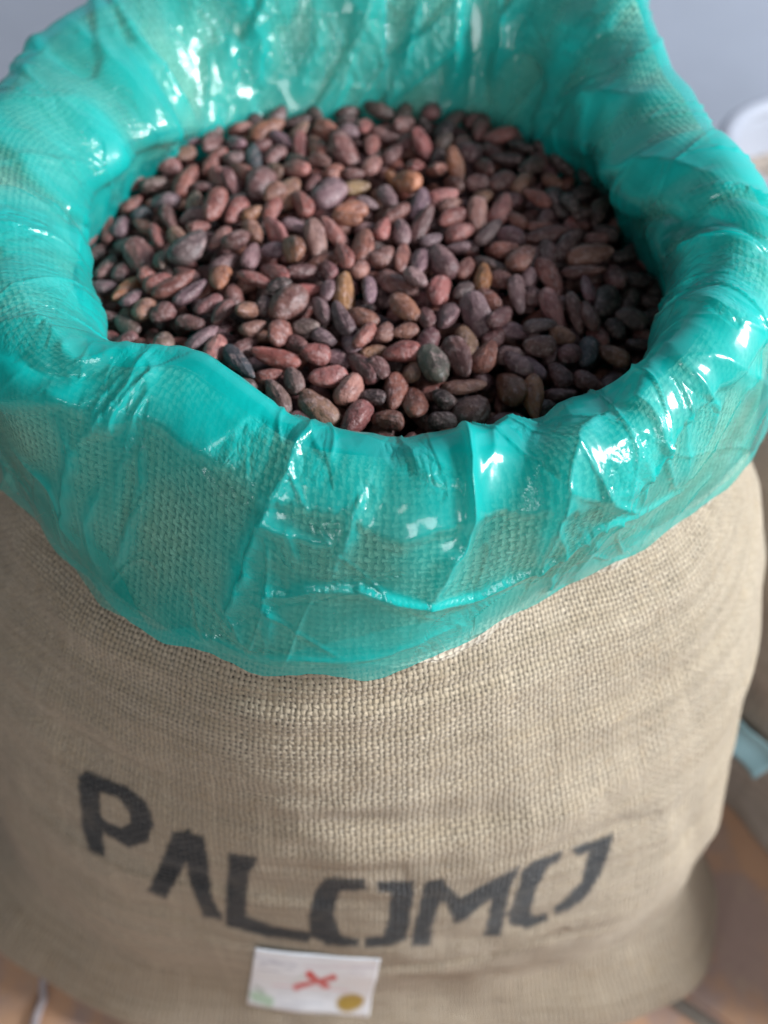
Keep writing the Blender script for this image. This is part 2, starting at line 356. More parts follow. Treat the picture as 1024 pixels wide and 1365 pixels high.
for pts, hh, ww, st in CREASE:
    L = np.array([locate(*q) for q in pts])
    # refine the polyline
    best = np.full(SO.shape, 9.); sgn = np.zeros_like(SO); par = np.zeros_like(SO)
    tot = len(L) - 1
    ww = ww / 1000; hh = hh / 1000
    jx = perlin(T2 / .012, SO / .012, 31) * .0012
    for i in range(tot):
        A_, B_ = L[i], L[i + 1]; d = B_ - A_; l2 = (d ** 2).sum() + 1e-12
        t = np.clip(((T2 - A_[0]) * d[0] + (SO - A_[1]) * d[1]) / l2, 0, 1)
        ex = T2 - A_[0] - t * d[0] + jx; ey = SO - A_[1] - t * d[1] + jx; dist = np.hypot(ex, ey)
        sel = dist < best; best = np.where(sel, dist, best); par = np.where(sel, (i + t) / tot, par)
        sgn = np.where(sel, np.sign(ex * d[1] - ey * d[0]), sgn)
    taper = sstep(.002, .020, TOEND) * np.clip(np.sin(np.pi * np.clip(par * .86 + .07, 0, 1)), 0, 1) ** .6
    g = np.exp(-best / ww) * (1 - np.exp(-(best + .0006) / .0009) * 0)
    CR += hh * taper * g
    if st: CR += st / 1000 * taper * np.exp(-best / (ww * 2.2)) * np.tanh(sgn * best / .0012)
    EXTRA = np.maximum(EXTRA, taper * np.exp(-(best / (ww * .9)) ** 2))
# film micro shape
fr_w = sstep(80, 50, np.abs(A2))
sh = T2 + .35 * SO                                           # folds run slightly aslant over the rim
wr1 = facets(sh / .040, SO / .12, 41, .5) * .0050
wr2 = facets(sh / .016 + 3, SO / .034, 47, .4) * .0010
wr3 = facets(T2 / .0075 - SO / .02, SO / .011, 51, .3) * .0003
OUT = sstep(-.05, .0, SD)
def thin(x, y, seed, wd): return np.exp(-np.abs(perlin(x, y, seed)) / wd) * sstep(.0, .35, perlin(x * .6 + 7, y * .6, seed + 1))
wr4 = (thin(sh / .028, SO / .10, 55, .035) + .8 * thin((T2 - .8 * SO) / .034, SO / .12 + 4, 56, .03)) * .0020
pf = facets(sh / .050 + 2, SO / .10, 61, .7) + .22 * facets(sh / .02, SO / .04 + 5, 63, .6)
lift = sstep(.036, .014, SD) * fr_w * .42 - (1 - fr_w) * (-.02)         # film stands off the cloth round the crest
fld = pf * (1 - .4 * fr_w) - lift + .20 * fr_w * sstep(.03, .05, SD)
cling = (.55 * sstep(-.012, .012, fld) * (1 - fr_w) + (1 - .55 * (1 - fr_w)) * sstep(-.16, .10, fld)) * sstep(.0, .02, SO - .10); cling_s = sstep(-.10, .06, fld)
gapm = .0013 + (1 - cling_s) * .0040
DISP = gapm + .0012 + CR + wr4 * sstep(.004, .02, TOEND) + (wr1 * (.3 + .7 * sstep(0, .03, TOEND)) + (wr2 + wr3) * (.1 + .9 * sstep(0, .02, TOEND))) * (.40 + .60 * (1 - cling_s))
fold_in = sstep(.02, 0., TOEND)
hemw = perlin(AF / 9.0, AF * 0 + .5, 71) * .006 + perlin(AF / 1.3, AF * 0 + .5, 72) * .0006
DISP = np.maximum(DISP, -.0008) + BF + sstep(.035, 0, TOEND) * (.0012 + .0032 * perlin(T2 / .035, SO * 0, 73))
PL = P0 + N0 * DISP[..., None]
# uneven hem: stretch the last centimetres along the profile
dirn = np.gradient(PL, axis=0); dirn /= np.linalg.norm(dirn, axis=-1, keepdims=True) + 1e-9
PL = PL + dirn * (hemw[None] * sstep(.03, 0, TOEND))[..., None]
bw = (.009 + .022 * sstep(-22, 2, AF) * sstep(52, 22, AF))[None] + .010 * facets(T2 / .03, T2 * 0 + 2.5, 87, .3)     # doubled band along the hem
band = sstep(.0012, -.0012, TOEND - bw)
FILM = .66 - cling * .27 + .34 * EXTRA * cling * sstep(.0, .012, TOEND) + .20 * band * cling + .22 * facets(sh / .02, SO / .045, 85, .6) * (1 - .4 * cling) + .10 * np.clip(pf, -.3, .3) + .26 * perlin(sh / .035 + 4, SO / .06, 88) + .05 * sstep(.05, .03, np.abs(SD)) * fr_w * (1 - cling)
FILM = np.clip(FILM, .20, .93)
GP = [[(275,612),(300,590),(345,572),(398,578),(372,620),(348,655),(335,692),(320,732),(300,700),(282,660)], [(205,545),(203,590),(165,602),(180,575)], [(478,655),(497,662),(452,752),(440,748)],
 [(800,640),(815,605),(850,588),(882,600),(858,640),(845,680)], [(742,672),(772,690),(788,726),(762,722)], [(885,515),(930,522),(965,545),(990,600),(955,610),(905,560)], [(110,545),(150,520),(140,560),(95,590)], [(735,765),(765,752),(760,775),(730,785)],
 [(35,400),(80,395),(65,440),(50,460)], [(0,285),(55,300),(62,350),(20,330)], [(265,0),(310,10),(300,60),(262,70)], [(340,20),(620,20),(600,100),(470,110),(360,100)], [(690,40),(840,60),(830,90),(720,60)], [(905,340),(1010,345),(1000,400),(915,390)], [(500,590),(590,640),(600,660),(540,640)]]
GL = np.zeros_like(SO)
wobx = perlin(T2 / .02, SO / .02, 140) * 9
for g_ in GP: GL = np.maximum(GL, sstep(6, -4, sdf(g_, PXG + wobx, PYG - wobx)) * (FAC & (DG < .75 if max(q[1] for q in g_) > 250 else DG < 2)))
CRK = np.clip(.04 + 1.2 * GL + .8 * sstep(.18, .22, facets(sh / .03, SO / .045, 91, .6)), 0, 1.6)
UVL = np.stack([T2, SO], -1)
liner = grid_mesh('plastic_liner', PL, M_film, None, UVL, {'film': FILM, 'crinkle': CRK}, wrap=True)
tag(liner, 'translucent teal plastic liner bag folded down over the rim of the open burlap sack', 'plastic bag')

# second ply of the liner: shows as a darker flap below the hem on the left
selc = (AF > -70) & (AF < -28); ns0 = int(NS * .93)
P2 = (P0 + N0 * (BF + .0012 + wr3 * .3)[..., None])[ns0:, :][:, selc].copy()
aa = AF[selc]; ext = (.012 + .010 * perlin(aa / 5.0, aa * 0, 5)) * sstep(-70, -60, aa) * sstep(-28, -36, aa)
tt = np.linspace(0, 1, P2.shape[0])[:, None]
d2 = dirn[-1][selc]
w2 = np.clip(ext / .012, 0, 1)[None, :, None]; P2 = P2[-1:] + (P2 - P2[-1:]) * w2
P2 = P2 + d2[None] * (tt ** 2 * ext[None])[..., None] - N0[ns0:, :][:, selc] * .0006
flap = grid_mesh('hem_flap', P2, M_film, liner, UVL[ns0:][:, selc], {'film': np.full(P2.shape[:2], .45), 'crinkle': np.full(P2.shape[:2], .3)})

# ------------------------------------------------------------------ the sack
sack = empty('burlap_sack', (CX, CY, 0)); tag(sack, 'open burlap sack of cocoa beans with black stencilled lettering PALOMO', 'sack')
def put(o):
    o.parent = sack; o.matrix_parent_inverse.identity(); o.location = (-CX, -CY, 0); return o
# cuff
PCf = P0 + N0 * (BF - .0035 + .0006 * fbm(T2 / .02, SO / .02, 95, 2))[..., None]
i0 = 40
PC = PCf[i0:].copy(); uvc = UVL[i0:].copy()
k_ext = 14; low = (.024 * sstep(-6, 12, AF) * sstep(78, 50, AF) - .001) + .0025 * perlin(AF / 3., AF * 0, 6)
dl = np.gradient(PCf, axis=0)[-1]; dl /= np.linalg.norm(dl, axis=-1, keepdims=True)
tt = np.linspace(1 / k_ext, 1, k_ext)[:, None, None]
PC = np.concatenate([PC, PC[-1][None] + dl[None] * tt * np.maximum(low, .0005)[None, :, None]])
uvc = np.concatenate([uvc, np.stack([np.broadcast_to(T2[-1], (k_ext, len(AF))), SE[None] + tt[..., 0] * np.maximum(low, .0005)[None]], -1)])
cuff = put(grid_mesh('rolled_cuff', PC, M_cuff, None, uvc, {'ink': np.zeros(PC.shape[:2])}, wrap=True))

# body
RB = [(-180,.27),(-130,.33),(-110,.40),(-90,.42),(-75,.43),(-62,.418),(-52,.385),(-41,.356),(-25,.305),(0,.280),(25,.302),(42,.352),(52,.372),(58,.366),(64,.354),(70,.325),(78,.282),(90,.272),(110,.275),(130,.30),(155,.29)]
RM = [(-180,.29),(-130,.345),(-90,.345),(-60,.335),(-35,.305),(-12,.290),(12,.282),(35,.296),(60,.310),(78,.304),(110,.30),(150,.29)]
AB = np.concatenate([np.arange(-180, -62, 1.), np.arange(-62, 62, .25), np.arange(62, 180, 1.)])
rb, rm, rh = pint(AB, RB), pint(AB, RM), pint(AB, RH)
oo = 0 * AB
K = [(rb - .05, oo - .0), (rb - .006, oo + .004), (rb + .006, oo + .035), (.5 * rb + .5 * rm - .010, oo + .12), (.35 * rb + .65 * rm + .003 - .015 * sstep(35, 65, np.abs(AB)), oo + .25), (.80 * rm + .20 * (rh - .012) - .001 * sstep(35, 65, AB), oo + .42),
     (.28 * rm + .72 * (rh - .010), oo + .53), (rh - .016, oo + .575), (rh - .026, oo + .63), (rh - .045, oo + .67)]
NB = 300
QB, SB = chain([np.stack(k) for k in K], NB)
PB = ring3(AB[None], QB[:, 0], QB[:, 1]); NBm = normals(PB)
if NBm[NB // 2, len(AB) // 2, 1] > 0: NBm = -NBm
TB = np.radians(np.broadcast_to(AB, SB.shape)) * .27; ZB = PB[..., 2]
soft = fbm(TB / .12, SB / .10, 101, 3) * .007 * sstep(.62, .50, PB[..., 2]) + fbm(TB / .30, SB / .035, 105, 2) * .0035 * sstep(.1, .3, SB) * sstep(.64, .56, PB[..., 2])
# long sagging creases that run round the sack below and above the lettering
def sag(pts, h, wd):
    global soft
    pxb, pyb, _ = proj(PB)
    L = []
    for q in pts:
        k = np.unravel_index(np.argmin((pxb - q[0]) ** 2 + (pyb - q[1]) ** 2 + np.where(NBm[..., 1] < .3, 0, 1e6)), pxb.shape); L.append((TB[k], SB[k]))
    best = np.full(SB.shape, 9.); par = 0 * SB
    for i in range(len(L) - 1):
        A_, B_ = np.array(L[i]), np.array(L[i + 1]); d = B_ - A_
        t = np.clip(((TB - A_[0]) * d[0] + (SB - A_[1]) * d[1]) / (d @ d + 1e-9), 0, 1)
        ds = np.hypot(TB - A_[0] - t * d[0], SB - A_[1] - t * d[1]); s_ = ds < best
        best = np.where(s_, ds, best); par = np.where(s_, (i + t) / (len(L) - 1), par)
    soft = soft + h * np.sin(np.pi * np.clip(par, 0, 1)) ** .5 * np.exp(-(best / wd) ** 2)
for pts, h, wd in [([(480,1290),(560,1290),(650,1275),(760,1240)], -.006, .010), ([(400,1095),(500,1100),(600,1100),(700,1080)], -.003, .012), ([(770,1130),(830,1105),(880,1085)], -.004, .008),
                   ([(200,900),(330,930),(480,935),(620,915),(760,860),(900,760)], -.003, .006), ([(150,1160),(250,1230),(330,1265)], -.003, .012), ([(540,1160),(700,1120),(800,1060)], .003, .02),
                   ([(905,1060),(930,1120),(925,1180)], -.005, .014)]:
    sag(pts, h, wd)
PB = PB + NBm * soft[..., None]
PXB, PYB, _ = proj(PB)
c5 = lambda L: [(x / 2, y / 2 + 900) for x, y in L]
c6 = lambda L: [(x / 2 + 512, y / 2 + 900) for x, y in L]
LET = [c5([(210,268),(232,258),(332,296),(388,342),(408,398),(388,446),(345,455),(290,425),(272,408),(276,480),(238,464),(222,400)]),
 c5([(462,424),(505,414),(505,478),(442,592),(398,573),(430,505)]), c5([(480,416),(540,430),(550,480),(562,590),(592,650),(545,642),(512,560),(492,470)]),
 c5([(612,478),(682,490),(660,532),(652,642),(720,670),(832,690),(818,710),(700,692),(604,664)]),
 c5([(872,542),(968,546),(975,568),(908,574),(892,600),(888,650),(906,698),(955,704),(955,722),(870,716),(828,692),(826,640),(845,575)]),
 c6([(-16,554),(78,550),(74,600),(56,702),(20,720),(-50,722),(-50,704),(0,698),(14,650),(20,576),(-16,574)]),
 c6([(74,717),(100,600),(112,553),(152,546),(202,598),(270,560),(358,512),(332,570),(320,640),(307,692),(268,690),(284,640),(288,596),(265,606),(215,650),(190,658),(166,604),(148,600),(128,660),(120,717)]),
 c6([(472,474),(462,494),(432,512),(407,560),(390,618),(388,642),(410,646),(430,636),(434,654),(380,672),(338,664),(332,640),(352,590),(376,520),(400,498)]),
 c6([(503,463),(560,443),(610,426),(592,490),(558,560),(522,604),(460,636),(454,620),(498,588),(528,553),(543,490),(550,466),(518,480)])]
HOLE = [c5([(268,312),(320,335),(346,372),(345,395),(325,405),(285,388),(270,372)])]
fm = NBm[..., 1] < .2
ink = np.zeros(SB.shape)
reg = fm & (PXB > 80) & (PXB < 850) & (PYB > 1000) & (PYB < 1300)
xx, yy = PXB[reg], PYB[reg]; jit = perlin(TB[reg] / .004, SB[reg] / .004, 120) * 1.6 + perlin(TB[reg] / .012, SB[reg] / .012, 121) * 1.6
v = np.zeros(xx.shape)
for Lp in LET: v = np.maximum(v, sstep(4.0, -3.0, sdf(Lp, xx, yy) + jit - 1.2))
for Lp in HOLE: v = v * sstep(-1.5, 2.5, sdf(Lp, xx, yy) + jit)
ink[reg] = v * .98
body = put(grid_mesh('sack_body', PB, M_body, None, np.stack([TB, SB], -1), {'ink': ink}, wrap=True))

# paper label stitched on the front, under the lettering
def body_at(px, py):
    k = np.unravel_index(np.argmin((PXB - px) ** 2 + (PYB - py) ** 2 + np.where(fm, 0, 1e6)), PXB.shape); return PB[k], NBm[k]
cor = [(341, 1257), (508, 1276), (491, 1357), (331, 1335)]
nl, ml = 60, 36
u = np.linspace(0, 1, nl)[None, :, None]; vv = np.linspace(0, 1, ml)[:, None, None]; c_ = np.array(cor, float)
pxl = (c_[0] * (1 - u) + c_[1] * u) * (1 - vv) + (c_[3] * (1 - u) + c_[2] * u) * vv
base_p = [body_at(*q) for q in cor]
# lay it on the cloth: bilinear patch through the four corners, pushed out to clear the cloth
C4 = np.array([b[0] for b in base_p]); Nn = np.mean([b[1] for b in base_p], 0); Nn /= np.linalg.norm(Nn)
LP = (C4[0] * (1 - u) + C4[1] * u) * (1 - vv) + (C4[3] * (1 - u) + C4[2] * u) * vv
mx_ = 0
for i in range(0, ml, 5):
    for j in range(0, nl, 5):
        pass
offs = np.empty((ml, nl))
PBr = PB[reg | (fm & (PXB > 250) & (PXB < 600) & (PYB > 1200))]
for i in range(ml):
    for j in range(nl):
        d = PBr - LP[i, j]; q = (d * d).sum(-1).argmin(); offs[i, j] = d[q] @ Nn
ker = np.pad(offs, 3, mode='edge'); sm_o = sum(ker[i:i + ml, j:j + nl] for i in range(7) for j in range(7)) / 49
LP = LP + Nn * (sm_o + .0016 + .0012 * np.sin(u[..., 0] * 5 + 1))[..., None]
LU = (pxl[..., 0] - 300) * 1024 / 240; LV = (pxl[..., 1] - 1230) * 1024 / 240    # print coordinates
def srgb(h): 
    c = [int(h[i:i + 2], 16) / 255 for i in (0, 2, 4)]; return np.array([q / 12.92 if q <= .04045 else ((q + .055) / 1.055) ** 2.4 for q in c])
col = np.broadcast_to(srgb('e4eaf2'), LP.shape).copy()
def paint(mask, c, k=1.):
    global col
    col = col * (1 - (mask * k)[..., None]) + srgb(c) * (mask * k)[..., None]
def line(x1, y1, x2, y2, wd):
    dx, dy = x2 - x1, y2 - y1; t = np.clip(((LU - x1) * dx + (LV - y1) * dy) / (dx * dx + dy * dy), 0, 1)
    return sstep(wd, wd * .6, np.hypot(LU - x1 - t * dx, LV - y1 - t * dy))
paint(sstep(1.15, .9, np.hypot((LU - 712) / 78, (LV - 472) / 36)), 'a58a35')
paint(line(165, 415, 260, 440, 24), '9cc4a4', .8); paint(line(175, 375, 215, 400, 14), '8ea89c', .6)
paint(line(405, 376, 618, 284, 27), 'cc2f33'); paint(line(484, 256, 574, 372, 29), 'cc2f33'); paint(line(380, 320, 450, 260, 9), 'a8c4b4', .5); paint(line(600, 290, 620, 320, 9), 'b7a9b0', .5)
paint(line(270, 362, 700, 415, 6), 'e2a6b4', .6); paint(line(180, 150, 420, 200, 8), 'b8bfd0', .6); paint(line(450, 205, 850, 240, 6), 'cbb8c8', .5)
paint(line(300, 395, 600, 440, 5), 'c8d0dc', .6)
for y_ in (172, 186, 212): paint(line(195, y_, 395, y_ + 32, 3.5), '9aa3b8', .55)
for y_ in (420, 436, 452): paint(line(300, y_, 560, y_ + 30, 3), 'a9b2c0', .45)
paint(line(640, 225, 860, 240, 4), 'a9aec6', .5); paint(line(660, 255, 850, 268, 3), 'b4b8cc', .5)
m, B = mat('label_paper'); link(attr('print_colour', 'Vector'), B.inputs['Base Color']); B.inputs['Roughness'].default_value = .45
link(bump(noise(node('ShaderNodeTexCoord').outputs['Object'], 60, 2), .002, .3), B.inputs['Normal'])
lab = put(grid_mesh('paper_label', LP, m, None, None, {'print_colour': col})); lab['label'] = 'small white printed paper tag with a red cross mark and gold oval'
sol = lab.modifiers.new('thick', 'SOLIDIFY'); sol.thickness = .0004

# ------------------------------------------------------------------ beans
# tile: origin x, origin y ; entries X,Y,length,width,angle,tone in the tile's 5.12x enlarged pixels
TILES = [
(100,440,"190,50,170,110,60,b 270,90,170,90,45,b 430,70,150,110,80,r 610,70,150,140,80,k 870,50,260,100,35,l 960,150,200,130,70,p"),
(300,440,"110,260,270,130,-50,n 130,100,180,110,40,b 345,200,360,120,-12,r 400,60,190,160,65,r 480,110,130,120,-45,b 555,10,120,110,0,g 670,60,150,90,-30,l 620,180,210,170,5,r 780,180,170,140,-30,l 300,315,150,90,5,r 355,460,260,130,-62,k 470,355,200,120,-70,g 525,610,130,100,-20,b 710,330,260,150,10,p 850,415,220,160,55,p 630,535,320,190,-42,t 940,260,280,130,-50,b 1010,470,170,120,-15,d 890,600,270,180,60,r 950,90,200,100,55,r 860,60,200,90,-80,l 1010,160,120,90,10,t"),
(500,470,"210,40,260,170,10,r 150,270,300,140,85,r 15,160,150,90,-60,b 10,310,120,90,-30,d 240,140,130,90,80,t 375,130,250,180,-70,g 570,90,260,150,-60,b 740,80,200,150,65,r 90,460,220,110,-10,r 270,340,330,150,-85,r 430,240,220,70,35,r 610,240,300,110,5,t 450,330,150,140,-40,d 650,410,250,210,45,b 870,440,310,140,8,b 930,240,320,180,-65,c 980,110,220,100,-40,l 60,570,200,100,-25,b 230,620,240,130,75,b 385,580,200,110,80,g 510,545,80,50,10,t 900,20,160,90,0,l 480,470,120,100,0,d"),
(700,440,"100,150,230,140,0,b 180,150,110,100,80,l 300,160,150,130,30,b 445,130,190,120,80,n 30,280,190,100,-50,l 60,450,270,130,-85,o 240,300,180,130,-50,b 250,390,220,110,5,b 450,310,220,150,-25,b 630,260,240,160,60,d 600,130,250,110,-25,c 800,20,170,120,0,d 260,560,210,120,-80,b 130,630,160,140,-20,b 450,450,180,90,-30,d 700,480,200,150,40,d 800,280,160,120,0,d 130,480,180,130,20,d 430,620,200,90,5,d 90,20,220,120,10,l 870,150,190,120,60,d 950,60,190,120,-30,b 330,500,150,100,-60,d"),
(100,300,"100,30,150,110,60,b 190,150,210,110,60,b 170,300,150,130,0,l 290,220,120,90,70,b 430,140,250,190,-60,b 330,360,240,110,48,o 385,440,180,110,50,l 460,530,160,150,60,t 205,520,180,110,0,b 330,600,180,110,-35,g 585,220,130,100,85,g 780,200,300,200,35,g 560,370,200,120,25,r 680,410,330,120,25,r 790,470,260,120,30,l 590,580,160,130,20,b 580,640,240,120,40,b 910,555,200,120,30,b 790,670,190,120,-10,b 890,730,180,110,20,r 210,690,180,140,-45,r 430,740,130,90,-30,r 620,745,130,110,10,g 90,380,120,90,-60,b 720,90,180,110,-40,t 840,20,120,110,20,r 990,100,190,110,60,p 1000,380,290,130,80,c 1010,620,180,120,50,b 480,290,130,100,70,r 560,30,150,80,-70,r 330,720,150,80,40,b 60,560,140,100,70,b 110,450,150,100,-20,d"),
(300,300,"20,60,200,90,65,r 180,50,150,130,-70,t 100,160,190,170,35,b 190,220,170,110,70,l 345,50,200,130,-50,p 320,180,150,130,0,l 470,20,130,90,-20,l 480,220,280,150,-65,c 630,150,260,140,-80,k 740,70,210,110,-45,t 840,10,200,80,-10,c 960,20,160,90,0,l 940,170,200,150,80,r 815,270,180,100,-65,r 915,330,110,90,60,p 700,340,160,100,-60,b 350,350,270,130,-45,r 215,400,250,150,-20,r 520,445,260,110,5,r 815,480,240,130,90,o 690,480,130,80,80,l 665,600,190,110,-60,l 985,480,230,110,90,l 155,620,280,130,70,t 420,570,290,200,45,b 420,710,180,130,60,r 560,690,140,130,0,d 810,690,220,80,-60,l 940,650,200,140,-40,c 1000,620,120,80,20,l 200,740,140,90,20,t 280,560,140,100,70,d 30,580,170,80,55,b 380,470,120,90,20,d"),
(500,330,"50,90,170,150,30,b 190,100,180,100,85,r 315,130,200,110,80,l 470,130,230,150,-60,l 550,30,180,100,0,l 600,160,140,110,60,r 735,235,180,130,85,o 170,250,300,150,-25,b 270,290,160,120,-40,l 215,440,240,150,-50,c 345,490,260,80,-75,b 470,500,310,160,85,l 450,310,200,150,80,r 760,400,210,160,-30,r 700,500,300,170,-60,l 610,660,230,140,-75,t 190,590,150,110,10,t 80,600,130,110,60,t 850,530,200,110,50,b 970,350,240,90,-80,l 860,230,150,100,-20,b 960,570,200,110,-15,l 920,690,180,110,0,n 800,130,260,90,-20,d 880,30,200,110,0,r 990,130,180,150,50,r 500,730,180,90,-30,t 790,740,120,110,50,r 20,330,120,120,30,l 810,630,150,80,40,b 600,320,120,100,40,d"),
(700,300,"40,240,220,120,70,p 150,215,180,90,-85,b 150,80,300,100,8,b 300,130,240,110,45,l 90,10,200,70,0,r 440,200,330,150,5,t 400,320,310,110,-2,b 620,330,180,130,-70,b 425,440,200,90,-80,l 170,400,290,120,-50,r 180,600,260,130,-60,p 340,610,300,100,-70,b 440,630,200,110,-70,b 560,520,260,170,65,d 80,710,230,150,-5,r 690,150,150,110,0,d 800,320,220,120,0,d 720,480,200,120,70,d 900,520,180,120,30,d 620,660,150,100,-50,d 790,700,150,100,0,g 250,740,150,90,-20,t 40,480,120,150,80,b 20,390,90,110,60,l 860,160,200,110,-60,b 900,420,180,110,0,d 760,60,190,110,40,d 930,300,180,110,60,d"),
(100,150,"200,520,230,150,-10,b 370,530,160,90,40,r 450,300,140,110,0,d 520,420,190,140,10,k 390,400,120,120,40,b 600,550,210,150,0,l 750,420,260,130,50,r 740,250,150,150,20,t 800,160,130,90,10,l 930,180,150,130,60,b 940,300,210,90,45,r 450,590,160,80,30,n 190,670,150,100,80,r 290,660,140,110,70,l 80,720,140,100,80,b 640,690,180,100,-70,b 500,700,250,130,-20,r 810,580,150,110,80,k 990,440,170,110,-60,r 970,670,190,130,60,r 840,720,150,110,80,o 880,470,120,90,0,b"),
(300,150,"80,180,140,100,-50,l 80,290,170,120,20,l 120,390,190,100,-35,r 195,290,150,60,90,n 260,290,170,80,85,l 300,110,240,120,20,c 380,160,170,90,-30,l 510,100,150,60,50,t 500,230,190,80,-80,r 490,390,400,120,-32,p 620,240,180,120,-60,r 720,110,230,120,-30,r 830,150,140,110,10,l 950,90,200,100,70,r 810,280,230,170,-50,b 1000,220,200,100,80,r 1000,370,140,110,60,p 640,360,150,90,-20,b 750,420,130,110,40,r 880,430,150,100,0,b 870,520,200,110,8,y 230,500,200,170,60,b 340,400,110,90,-40,t 50,500,280,100,-50,b 420,550,200,160,50,t 350,620,150,120,30,t 530,650,220,120,-60,r 720,600,230,190,30,l 850,700,230,120,10,c 970,640,130,80,-20,l 80,680,180,120,50,r 190,710,150,130,20,o 430,740,150,100,-50,l 320,710,140,100,60,r"),
(500,180,"30,100,140,150,20,r 120,130,150,80,50,b 30,220,130,100,60,l 270,230,300,120,85,r 330,70,180,120,-60,r 470,40,130,100,40,g 430,260,300,140,80,t 550,220,300,110,-60,c 640,110,190,140,-10,b 740,220,230,110,-55,b 140,300,150,80,-50,o 220,370,180,140,-30,o 700,340,160,110,0,b 900,150,240,120,0,d 860,320,170,130,20,b 1000,320,140,120,50,t 90,450,150,110,-60,l 310,500,200,120,80,l 460,430,210,140,10,p 140,560,180,130,30,b 520,500,170,70,30,t 320,640,280,90,50,b 530,590,210,120,28,r 700,570,230,130,-85,p 860,530,240,130,60,p 740,430,120,80,30,c 570,700,190,150,20,p 385,740,120,100,20,l 50,680,140,90,70,r 180,690,150,90,-80,l 780,690,200,70,40,l 930,700,200,130,-20,l 980,600,150,80,-40,r"),
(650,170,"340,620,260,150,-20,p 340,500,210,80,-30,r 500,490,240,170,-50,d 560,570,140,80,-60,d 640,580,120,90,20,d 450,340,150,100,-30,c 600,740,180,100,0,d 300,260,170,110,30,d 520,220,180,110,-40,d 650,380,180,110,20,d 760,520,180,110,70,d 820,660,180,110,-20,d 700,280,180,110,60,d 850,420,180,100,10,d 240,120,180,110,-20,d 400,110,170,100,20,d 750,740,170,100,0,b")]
TONE = {'r': (.27, .095, .075), 'p': (.36, .15, .13), 'b': (.175, .073, .066), 'd': (.075, .044, .040), 'g': (.135, .090, .080), 'k': (.19, .115, .09), 'n': (.055, .060, .065),  # the d tone paints in shade, mostly on beans beside the right wall
        'l': (.215, .122, .128), 'c': (.26, .105, .062), 'o': (.36, .15, .07), 't': (.28, .135, .095), 'y': (.29, .16, .085)}
TNAME = {'r': 'reddish brown', 'p': 'pale pinkish', 'b': 'mauve brown', 'd': 'dark brown', 'g': 'greyish brown', 'k': 'grey tan', 'n': 'blackish grey', 'l': 'lavender grey', 'c': 'russet', 'o': 'orange tan', 't': 'light tan', 'y': 'yellowish tan'}
ZBN = .648
def surf(x, y):
    r = np.hypot(x - CX, y - CY); 
    return ZBN + .006 * (1 - (r / .19) ** 2) - .014 * sstep(.12, .19, r) * sstep(.16, .02, y - CY)
beans = []
for ox, oy, txt in TILES:
    for e in txt.split():
        q = e.split(','); X_, Y_, L_, W_, an = map(float, q[:5]); px, py = ox + X_ / 5.12, oy + Y_ / 5.12
        if any((b['px'] - px) ** 2 + (b['py'] - py) ** 2 < 14 ** 2 for b in beans): continue
        L_, W_ = L_ / 5.12, W_ / 5.12; an = R(an)
        dx, dy = math.cos(an) * L_ / 2, -math.sin(an) * L_ / 2
        x1, y1 = unproj(px - dx, py - dy, ZBN); x2, y2 = unproj(px + dx, py + dy, ZBN); xc, yc = unproj(px, py, ZBN + .003)
        l3 = math.hypot(x2 - x1, y2 - y1); yaw = math.atan2(y2 - y1, x2 - x1)
        dep = yc * CP + (H - ZBN) * SP; wd = W_ / FPX * dep
        tilt = 0.
        if l3 > .031: tilt = math.acos(min(1, .031 / l3)) * -.5 * (1 if math.sin(yaw) > 0 else -1); l3 = .030
        l3 = min(max(l3 * 1.03, .0165), .033); wd = min(max(wd * 1.08, .0105), .0185); wd = min(wd, l3 * .72)
        beans.append(dict(px=px, py=py, x=xc, y=yc, z=float(surf(xc, yc)), l=l3, w=wd, yaw=yaw, pitch=tilt + rng.normal(0, .12), roll=rng.normal(0, .45), t=q[5], top=True))
ntop = len(beans)
def inside(x, y, m=.006):
    a = math.degrees(math.atan2(x - CX, -(y - CY))); return math.hypot(x - CX, y - CY) < pint(np.array([a]), RIB)[0] - m
k = 0; gaps = []
while k < 6000 and len(gaps) < 150:                                       # beans the picture only hints at: fill bare spots of the top layer
    k += 1; a = rng.uniform(0, 6.283); r = .235 * math.sqrt(rng.uniform()); x, y = CX + r * math.sin(a), CY - r * math.cos(a)
    if inside(x, y) and all((b['x'] - x) ** 2 + (b['y'] - y) ** 2 > .0142 ** 2 for b in beans):
        b = dict(px=0, py=0, x=x, y=y, z=float(surf(x, y)) - .003, l=rng.uniform(.019, .026), w=rng.uniform(.011, .0145), yaw=rng.uniform(0, 6.28), pitch=rng.normal(0, .2), roll=rng.normal(0, .5), t='rbbdrlgb'[rng.integers(8)], top=True)
        beans.append(b); gaps.append(b)
for layer, dz in ((1, .0115), (2, .023)):
    pts = []; k = 0
    while k < 9000 and len(pts) < 420:
        k += 1; a = rng.uniform(0, 6.283); r = .235 * math.sqrt(rng.uniform()); x, y = CX + r * math.sin(a), CY - r * math.cos(a)
        if inside(x, y, .004) and all((q[0] - x) ** 2 + (q[1] - y) ** 2 > .0142 ** 2 for q in pts):
            pts.append((x, y)); beans.append(dict(x=x, y=y, z=float(surf(x, y)) - dz, l=rng.uniform(.019, .026), w=rng.uniform(.011, .0145), yaw=rng.uniform(0, 6.28), pitch=rng.normal(0, .3), roll=rng.normal(0, .6), t='rbbdrldbt'[rng.integers(9)], top=False))
n = len(beans); G = lambda k_: np.array([b[k_] for b in beans], float)
pos = np.stack([G('x'), G('y'), G('z')], -1); home = pos.copy(); yaw, pit = G('yaw'), G('pitch'); Lh, Wh = G('l') / 2, G('w') / 2
ax = np.stack([np.cos(pit) * np.cos(yaw), np.cos(pit) * np.sin(yaw), -np.sin(pit)], -1)
